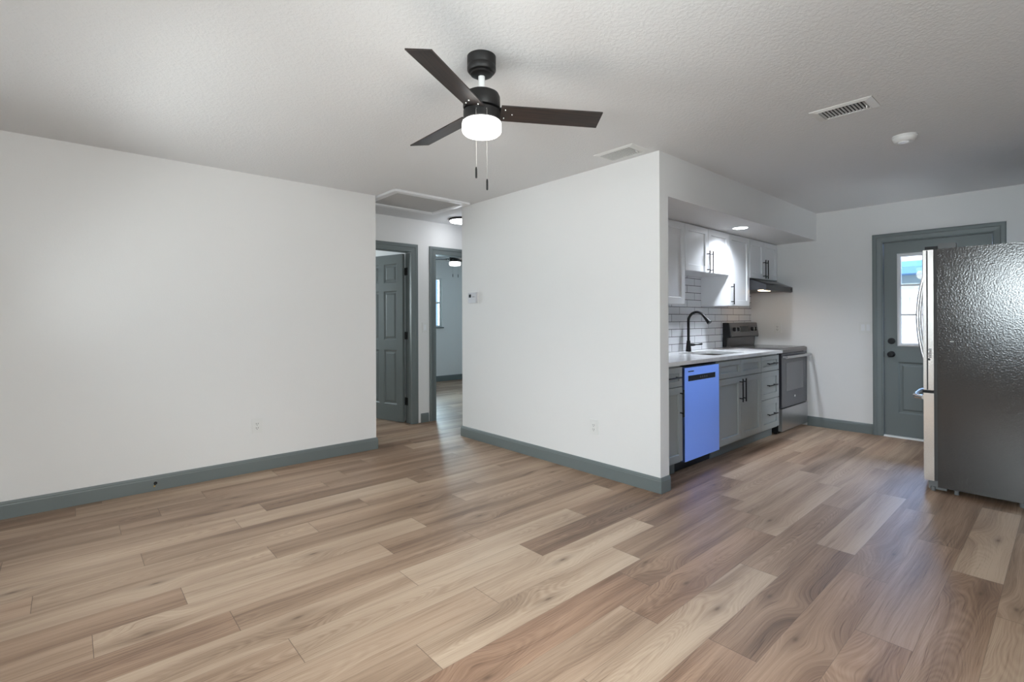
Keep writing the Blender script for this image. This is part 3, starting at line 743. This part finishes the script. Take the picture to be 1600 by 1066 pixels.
o = B(XM - .0275, XM - .0255, 4.145, 4.180, 1.468, 1.500).build('display', M['lcd'], th); o['label'] = 'dark square display'
mb = MB()
for k in range(2): mb.box(XM - .0275, XM - .0255, 4.085 + k * .022, 4.10 + k * .022, 1.470, 1.478)
mb.build('buttons', M['hinge'], th)
cx_ = thing('cable_stub', (.478, YL - .014, .056), 'black coaxial cable stub poking from the left baseboard', 'cable')
MB().lathe([(0, .002), (.011, .002), (.011, -.003), (0, -.003)], (.478, YL - .0165, .056), 16, 'y').build('grommet', M['black'], cx_, True)
MB().tube([(.478, YL - .016, .056), (.476, YL - .032, .054), (.470, YL - .044, .046)], .0042, 10).build('cable_end', M['black'], cx_, True)
MB().tube([(.470, YL - .044, .046), (.466, YL - .050, .040)], .0055, 10).build('connector', M['brass'], cx_, True)

# ------------------------------------------------------------------ kitchen cabinets
FY = 2.065                                 # face of the base doors
def shaker(x0, x1, z0, z1, y, th=.020, rail=.057, rec=.0125):
    """door/drawer front facing -y, face at y, thickness th behind"""
    mb = MB()
    rings = []
    def ring(x0, x1, z0, z1, yy): return [mb.bm.verts.new(p) for p in ((x0, yy, z0), (x1, yy, z0), (x1, yy, z1), (x0, yy, z1))]
    rail = min(rail, (z1 - z0) * .30)
    c = .0015
    rings = [ring(x0, x1, z0, z1, y + th), ring(x0, x1, z0, z1, y + c), ring(x0 + c, x1 - c, z0 + c, z1 - c, y),
             ring(x0 + rail - .003, x1 - rail + .003, z0 + rail - .003, z1 - rail + .003, y), ring(x0 + rail, x1 - rail, z0 + rail, z1 - rail, y + .003),
             ring(x0 + rail, x1 - rail, z0 + rail, z1 - rail, y + rec)]
    mb.bm.faces.new(rings[0][::-1]); mb.bm.faces.new(rings[-1])
    for a, b in zip(rings, rings[1:]):
        for i in range(4): mb.bm.faces.new((a[i], a[(i + 1) % 4], b[(i + 1) % 4], b[i]))
    return mb
def pull(parent, x, z, length, y, vertical=True):
    """bar pull: bar 30 mm in front of the face at y"""
    mb = MB(); r = .0058; yb = y - .032
    if vertical:
        mb.tube([(x, yb, z - length / 2), (x, yb, z + length / 2)], r, 12)
        for s in (-1, 1): mb.tube([(x, y, z + s * length * .36), (x, yb, z + s * length * .36)], r * .8, 10)
    else:
        mb.tube([(x - length / 2, yb, z), (x + length / 2, yb, z)], r, 12)
        for s in (-1, 1): mb.tube([(x + s * length * .36, y, z), (x + s * length * .36, yb, z)], r * .8, 10)
    return mb.build('handle', M['black'], parent, True)
def carcass(root, x0, x1, y0, y1, z0, z1, m): return B(x0, x1, y0, y1, z0, z1).build('cabinet_body', m, root)
G = .002
GB = 'green-grey base cabinets'
# cabinet behind the end of the middle wall
c = thing('base_cabinet', (3.45, 2.40, 0), 'narrow green-grey base cabinet at the end of the middle wall', 'cabinet', GB)
carcass(c, 3.265, 3.648, FY + .021, YB - .012, .10, .872, M['cab'])
B(3.265, 3.648, FY + .075, FY + .090, .001, .0995).build('toe_kick', M['trim'], c)
o = shaker(3.265 + G, 3.648 - G, .705, .858, FY).build('drawer', M['cab'], c); pull(o, 3.475, .782, .21, FY, False)
o = shaker(3.265 + G, 3.648 - G, .115, .700, FY).build('door', M['cab'], c); pull(o, 3.610, .575, .215, FY)
# sink base
c = thing('base_cabinet', (4.70, 2.40, 0), 'wide green-grey sink base cabinet right of the dishwasher', 'cabinet', GB)
mb = MB(); xa, xb = 4.248, 5.152
mb.box(xa, xa + .018, FY + .021, YB - .012, .10, .872); mb.box(xb - .018, xb, FY + .021, YB - .012, .10, .872)
mb.box(xa + .018, xb - .018, FY + .021, YB - .012, .10, .118); mb.box(xa + .018, xb - .018, FY + .021, FY + .040, .83, .872); mb.box(xa + .018, xb - .018, YB - .03, YB - .012, .118, .872)
mb.box(xa + .018, xb - .018, FY + .021, FY + .040, .69, .72)
mb.build('cabinet_body', M['cab'], c)
B(xa, xb, FY + .075, FY + .090, .001, .0995).build('toe_kick', M['trim'], c)
xm = 4.700
for a, b in ((xa + G, xm - G), (xm + G, xb - G)): shaker(a, b, .705, .858, FY).build('false_drawer_front', M['cab'], c)
o = shaker(xa + G, xm - G, .115, .700, FY).build('door', M['cab'], c); pull(o, xm - .033, .575, .215, FY)
o = shaker(xm + G, xb - G, .115, .700, FY).build('door', M['cab'], c); pull(o, xm + .033, .575, .215, FY)
# drawer stack
c = thing('base_cabinet', (5.375, 2.40, 0), 'green-grey three-drawer base cabinet beside the range', 'cabinet', GB)
xa, xb = 5.154, 5.602
carcass(c, xa, xb, FY + .021, YB - .012, .10, .872, M['cab'])
B(xa, xb, FY + .075, FY + .090, .001, .0995).build('toe_kick', M['trim'], c)
for z0, z1 in ((.705, .858), (.420, .700), (.115, .415)):
    o = shaker(xa + G, xb - G, z0, z1, FY).build('drawer', M['cab'], c); pull(o, (xa + xb) / 2, (z0 + z1) / 2, .22, FY, False)
# dishwasher
c = thing('dishwasher', (3.948, 2.38, 0), 'steel dishwasher tinted with blue sky reflection between green-grey cabinets', 'dishwasher')
xa, xb = 3.655, 4.241
B(xa, xb, FY + .02, YB - .02, .10, .855).build('tub', M['black'], c)
o = B(xa + .004, xb - .004, FY - .012, FY + .02, .100, .847).bevel(.004).build('door', M['skytintsteel'], c); o['label'] = 'brushed front coloured with blue sky reflection'
q = B(xa + .06, xb - .075, FY - .0135, FY - .0115, .738, .782).build('pocket_handle', M['greyglass'], o)
mb = MB()
for k in range(4): mb.box(3.90 + k * .035, 3.92 + k * .035, FY - .0145, FY - .0125, .752, .768)
mb.build('control_marks', M['ink'], o)
mb = MB()
for k in range(9): mb.box(xa + .06 + k * .010, xa + .067 + k * .010, FY - .0135, FY - .0115, .812, .820)
mb.build('nameplate', M['ink'], o)
B(xa, xb, FY + .085, FY + .10, .001, .0995).build('kick_plate', M['black'], c)
# worktop with the sink cut-out
ct = thing('worktop', (4.45, 2.37, .875), 'white quartz worktop with a sink cut-out', 'worktop')
x0, x1, y0, y1, z0, z1 = 3.262, 5.634, 2.040, YB - .0125, .8755, .905
sx0, sx1, sy0, sy1, rr = 4.40, 5.03, 2.165, 2.555, .05
def rrect(x0, x1, y0, y1, r, n=6):
    P = []
    for cx, cy, a in ((x1 - r, y1 - r, 0), (x0 + r, y1 - r, 90), (x0 + r, y0 + r, 180), (x1 - r, y0 + r, 270)):
        for k in range(n + 1): P.append((cx + r * math.cos(R(a + 90 * k / n)), cy + r * math.sin(R(a + 90 * k / n))))
    return P
def slab_with_hole(outer, hole, z0, z1):
    bm = bmesh.new()
    for z in (z0, z1):
        ov = [bm.verts.new((*p, z)) for p in outer]; hv = [bm.verts.new((*p, z)) for p in hole]
        es = [bm.edges.new((ov[i], ov[(i + 1) % len(ov)])) for i in range(len(ov))] + [bm.edges.new((hv[i], hv[(i + 1) % len(hv)])) for i in range(len(hv))]
        bmesh.ops.triangle_fill(bm, use_beauty=True, edges=es)
        if z == z0: lo, lh = ov, hv
    for lo_, hi_ in ((lo, ov), (lh, hv)):
        for i in range(len(lo_)): bm.faces.new((lo_[i], lo_[(i + 1) % len(lo_)], hi_[(i + 1) % len(lo_)], hi_[i]))
    mb = MB(); mb.bm.free(); mb.bm = bm; return mb
hole = rrect(sx0, sx1, sy0, sy1, rr)
slab_with_hole([(x0, y0), (x1, y0), (x1, y1), (x0, y1)], hole, z0, z1).build('slab', M['quartz'], ct)
sk = thing('sink', ((sx0 + sx1) / 2, (sy0 + sy1) / 2, .872), 'undermount steel sink set in the white worktop', 'sink')
mb = MB(); rings = []
for ins, z in ((-.012, .8745), (.001, .8745), (.003, .868), (.012, .70), (.03, .685), (.06, .68)):
    rings.append([mb.bm.verts.new((*p, z)) for p in rrect(sx0 + ins, sx1 - ins, sy0 + ins, sy1 - ins, max(.02, rr - ins * .5))])
for a, b in zip(rings, rings[1:]):
    for i in range(len(a)): mb.bm.faces.new((a[i], a[(i + 1) % len(a)], b[(i + 1) % len(a)], b[i]))
mb.bm.faces.new(rings[-1])
mb.build('basin', M['sinksteel'], sk, True)
MB().lathe([(0, .003), (.04, .003), (.042, .0005), (0, .0005)], ((sx0 + sx1) / 2, 2.40, .68), 24).build('drain', M['chrome'], sk, True)
# faucet
fx, fy = 4.770, 2.632
fa = thing('faucet', (fx, fy, .905), 'matte black gooseneck faucet standing behind the sink', 'faucet')
MB().lathe([(0, 0), (.029, 0), (.028, .006), (.026, .03), (.020, .085), (.0175, .11), (.0, .112)], (fx, fy, .905), 28).build('faucet_body', M['black'], fa, True)
pts = [(fx, fy, .99), (fx, fy, 1.215)]
ra = .092
for k in range(1, 14):
    a = PI * (k / 14) * .86
    pts.append((fx, fy - ra + ra * math.cos(a), 1.215 + ra * math.sin(a)))
MB().tube(pts, .0135, 16).build('spout', M['black'], fa, True)
e = Vector(pts[-1]); d = (e - Vector(pts[-2])).normalized()
MB().tube([e - d * .005, e + d * .012, e + d * .05, e + d * .092, e + d * .096], [.0145, .0155, .019, .0255, .022], 18).build('spray_head', M['black'], fa, True)
MB().tube([(fx + .012, fy - .010, .972), (fx + .040, fy - .032, .972), (fx + .055, fy - .044, .973)], [.014, .013, .009], 14).build('lever_stem', M['black'], fa, True)
MB().tube([(fx + .050, fy - .040, .973), (fx + .080, fy - .062, .975), (fx + .112, fy - .086, .980), (fx + .118, fy - .09, .981)], [.006, .0065, .010, .005], 12).build('lever', M['black'], fa, True)
# backsplash
bs = B(XM + T + .001, XK - .001, YB - .010, YB - .0005, .880, 1.70).build('tile_backsplash', M['tile'])
tag(bs, 'white subway tile backsplash with dark grout behind the worktop', 'backsplash')

# upper cabinets
UY = 2.375
GU = 'white wall cabinets'
def upper(x0, x1, z0, label, doors):
    c = thing('wall_cabinet', ((x0 + x1) / 2, UY + .15, z0), label, 'cabinet', GU)
    B(x0, x1, UY + .021, YB - .0125, z0, 2.128).build('cabinet_body', M['white'], c)
    for a, b, hx, hz in doors:
        o = shaker(a + G, b - G, z0 + .002, 2.122, UY, rail=.06).build('door', M['white'], c)
        pull(o, hx, hz, .215, UY)
upper(3.270, 4.250, 1.375, 'tall white wall cabinet partly hidden by the middle wall', [(3.270, 3.760, 3.727, 1.50), (3.760, 4.250, 3.793, 1.50)])
upper(4.252, 5.138, 1.690, 'short white wall cabinet above the sink', [(4.252, 4.695, 4.662, 1.795), (4.695, 5.138, 4.728, 1.795)])
upper(5.140, 5.628, 1.375, 'narrow tall white wall cabinet left of the range hood', [(5.140, 5.628, 5.180, 1.495)])
upper(5.640, 6.405, 1.690, 'short white wall cabinet above the range hood', [(5.640, 6.0225, 5.990, 1.805), (6.0225, 6.405, 6.055, 1.805)])
# range hood
rh = thing('range_hood', (6.02, 2.45, 1.55), 'black under-cabinet range hood with a warm lamp', 'range hood')
MB().prism([(YB - .011, 1.552), (YB - .011, 1.689), (2.42, 1.689), (2.215, 1.610), (2.205, 1.604), (2.205, 1.552), (2.225, 1.545), (2.235, 1.556), (2.66, 1.556)], 'x', 5.640, 6.402).build('hood_body', mat('dark_hood_steel', (.05, .05, .055), .3, .5), rh)
B(6.345, 6.375, 2.2035, 2.206, 1.565, 1.590).build('switch', M['black'], rh)
MB().prism([(2.40, 1.6885), (2.24, 1.627), (2.2395, 1.629), (2.3995, 1.6905)], 'x', 5.76, 6.25).build('vent_slots', M['darksteel'], rh)
B(5.76, 5.90, 2.26, 2.34, 1.548, 1.5565).build('hood_lamp', M['hoodlamp'], rh)
light('hood_lamp_glow', 'SPOT', (5.83, 2.30, 1.54), 2.2, (1.0, 0.70, 0.45), target=(6.2, 2.42, .9), spot_size=R(150), spot_blend=.8, shadow_soft_size=.03)

# range
rg = thing('range', (6.02, 2.36, 0), 'black and steel freestanding electric range in the kitchen corner', 'range')
RX0, RX1, RY = 5.640, 6.402, 2.055
B(RX0, RX1, RY + .035, 2.675, .02, .895).build('range_body', M['black'], rg)
MB().prism([(RY + .005, .868), (RY + .000, .905), (RY + .012, .915), (2.64, .915), (2.64, .8955), (RY + .034, .8955), (RY + .034, .868)], 'x', RX0, RX1).build('cooktop_frame', M['darksteel'], rg)
o = B(RX0 + .012, RX1 - .012, RY + .02, 2.60, .9145, .919).bevel(.002, 1).build('glass_cooktop', M['blackglass'], rg)
for bx_, by_, br_ in ((5.84, 2.22, .10), (6.21, 2.22, .075), (5.84, 2.46, .075), (6.21, 2.46, .10)):
    MB().lathe([(br_ - .003, 0), (br_, 0), (br_, .0004), (br_ - .003, .0004), (br_ - .003, 0)], (bx_, by_, .9192), 40, caps=False).build('burner_ring', M['hinge'], o)
o = B(RX0 + .006, RX1 - .004, RY, RY + .034, .287, .862).bevel(.004).build('oven_door', M['greyglass'], rg)
B(RX0 + .13, RX1 - .13, RY - .0015, RY + .001, .455, .760).build('oven_window', mat('oven_window_glass', (.10, .10, .105), .10), o)
mb = MB().tube([(RX0 + .02, RY - .045, .828), (RX0 + .20, RY - .052, .828), (RX1 - .20, RY - .052, .828), (RX1 - .02, RY - .045, .828)], .014, 14)
for xx in (RX0 + .05, RX1 - .05): mb.box(xx - .012, xx + .012, RY - .045, RY, .818, .838)
mb.build('oven_handle', M['steel'], o, True)
MB().lathe([(0, -.0012), (.020, -.0012), (.020, .0005), (0, .0005)], (6.02, RY, .385), 24, 'y', 1.0, .62).build('badge', M['chrome'], o)
B(RX0 + .002, RX1 - .002, RY - .004, RY + .034, .040, .276).bevel(.004).build('storage_drawer', M['steel'], rg)
for xx in (RX0 + .05, RX1 - .05):
    for yy in (RY + .08, 2.60): MB().lathe([(0, .001), (.018, .001), (.018, .022), (0, .022)], (xx, yy, 0), 14).build('foot', M['black'], rg)
MB().prism([(2.645, .9155), (2.635, 1.02), (2.685, 1.02), (2.685, .9155)], 'x', RX0 + .02, RX1 - .02).build('riser', M['darksteel'], rg)
o = MB().prism([(2.598, 1.022), (2.590, 1.035), (2.612, 1.186), (2.622, 1.192), (2.684, 1.192), (2.684, 1.022)], 'x', RX0 + .012, RX1 - .012).build('control_panel', M['darksteel'], rg)
for xx in (RX0, RX1 - .0125): MB().prism([(2.600, 1.02), (2.598, 1.03), (2.618, 1.186), (2.626, 1.190), (2.686, 1.190), (2.686, .9155), (2.650, .9155), (2.640, 1.02)], 'x', xx, xx + .0125).build('end_cap', M['black'], rg)
MB().prism([(2.5975, 1.085), (2.5965, 1.085), (2.6065, 1.150), (2.6075, 1.150)], 'x', 5.90, 6.13).build('display', M['lcd'], o)
for xx in (5.735, 5.822, 6.215, 6.303):
    k = MB().lathe([(0, 0), (.024, 0), (.022, -.018), (.018, -.026), (0, -.027)], (xx, 2.602, 1.115), 22, 'y').build('knob', M['black'], o, True)
    B(xx + .012, xx + .018, 2.572, 2.576, 1.095, 1.135).build('knob_mark', M['chrome'], k)

# ------------------------------------------------------------------ refrigerator
FX0, FX1 = 4.620, 5.525
fg = thing('refrigerator', (5.07, .33, 0), 'dark grey steel french-door refrigerator at the right edge', 'refrigerator')
B(FX0, FX1, -.14, .645, .035, 1.732).bevel(.004).build('fridge_body', M['fridgeside'], fg)
B(FX0 + .03, FX1 - .03, .60, .700, .012, .070).build('kick_grille', M['hinge'], fg)
def fdoor(xa, xb, z0, z1, name):
    n = 10; poly = []
    for k in range(n + 1):
        x = xa + (xb - xa) * k / n; s = (x - FX0) / (FX1 - FX0)
        poly.append((x, .722 + .030 * math.sin(PI * s)))
    return MB().prism([(xa, .664)] + poly + [(xb, .664)], 'z', z0, z1).bevel(.003, 2).build(name, M['chrome'], fg)
XMID = (FX0 + FX1) / 2
da = fdoor(FX0, XMID - .003, .722, 1.728, 'door')
db = fdoor(XMID + .003, FX1, .722, 1.728, 'door')
dc = fdoor(FX0, FX1, .075, .700, 'freezer_drawer')
for d_ in (da,): 
    B(FX0 - .0004, FX0 + .002, .695, .7035, .724, 1.724).build('edge_groove', M['ink'], d_)
mb = MB()
rnd = random.Random(3)
for k in range(9):
    zz = .955 + k * .0075
    mb.box(FX0 - .0006, FX0 + .001, .676, .676 + rnd.uniform(.012, .022), zz, zz + .0045)
mb.box(FX0 - .0006, FX0 + .001, .684, .700, .935, .950)
mb.build('sticker', M['ink'], da)
B(FX0 + .003, FX0 + .02, .6455, .6635, .08, 1.728).build('door_gasket', M['ink'], fg)
def fhandle(x, parent):
    pts = []
    for k in range(17):
        s = k / 16; pts.append((x, .770 + .050 * math.sin(PI * s) ** .8 if 0 < k < 16 else .752, .88 + (1.60 - .88) * s))
    return MB().tube(pts, .011, 12).build('handle', M['chrome'], parent, True)
fhandle(XMID - .045, da); fhandle(XMID + .045, db)
pts = []
for k in range(17):
    s = k / 16; pts.append((FX0 + .10 + (FX1 - FX0 - .20) * s, (.740 if k in (0, 16) else .775 + .045 * math.sin(PI * s) ** .7), .655))
MB().tube(pts, .017, 12).build('handle', M['chrome'], dc, True)
for xx in (FX0 + .012, FX1 - .092): B(xx, xx + .08, .545, .640, 1.7325, 1.770).bevel(.004).build('hinge_cover', M['hinge'], fg)
for xx in (FX0 + .008, FX1 - .048):
    B(xx, xx + .04, .640, .712, 1.7285, 1.752).bevel(.005).build('hinge_cap', M['black'], fg)
mb = MB().box(FX0 + .002, FX0 + .05, .668, .728, .7025, .7195)
mb.build('middle_hinge', M['black'], fg)
B(FX0 - .001, FX0, .555, .575, 1.071, 1.076).build('pale_mark', M['plastic'], fg)  # small pale mark on the side panel
for xx in (FX0 + .03, FX1 - .03):
    for yy in (.675, .548, .225): MB().lathe([(0, .001), (.014, .001), (.014, .03), (0, .03)], (xx, yy, 0), 12).build('levelling_foot', M['hinge'], fg)
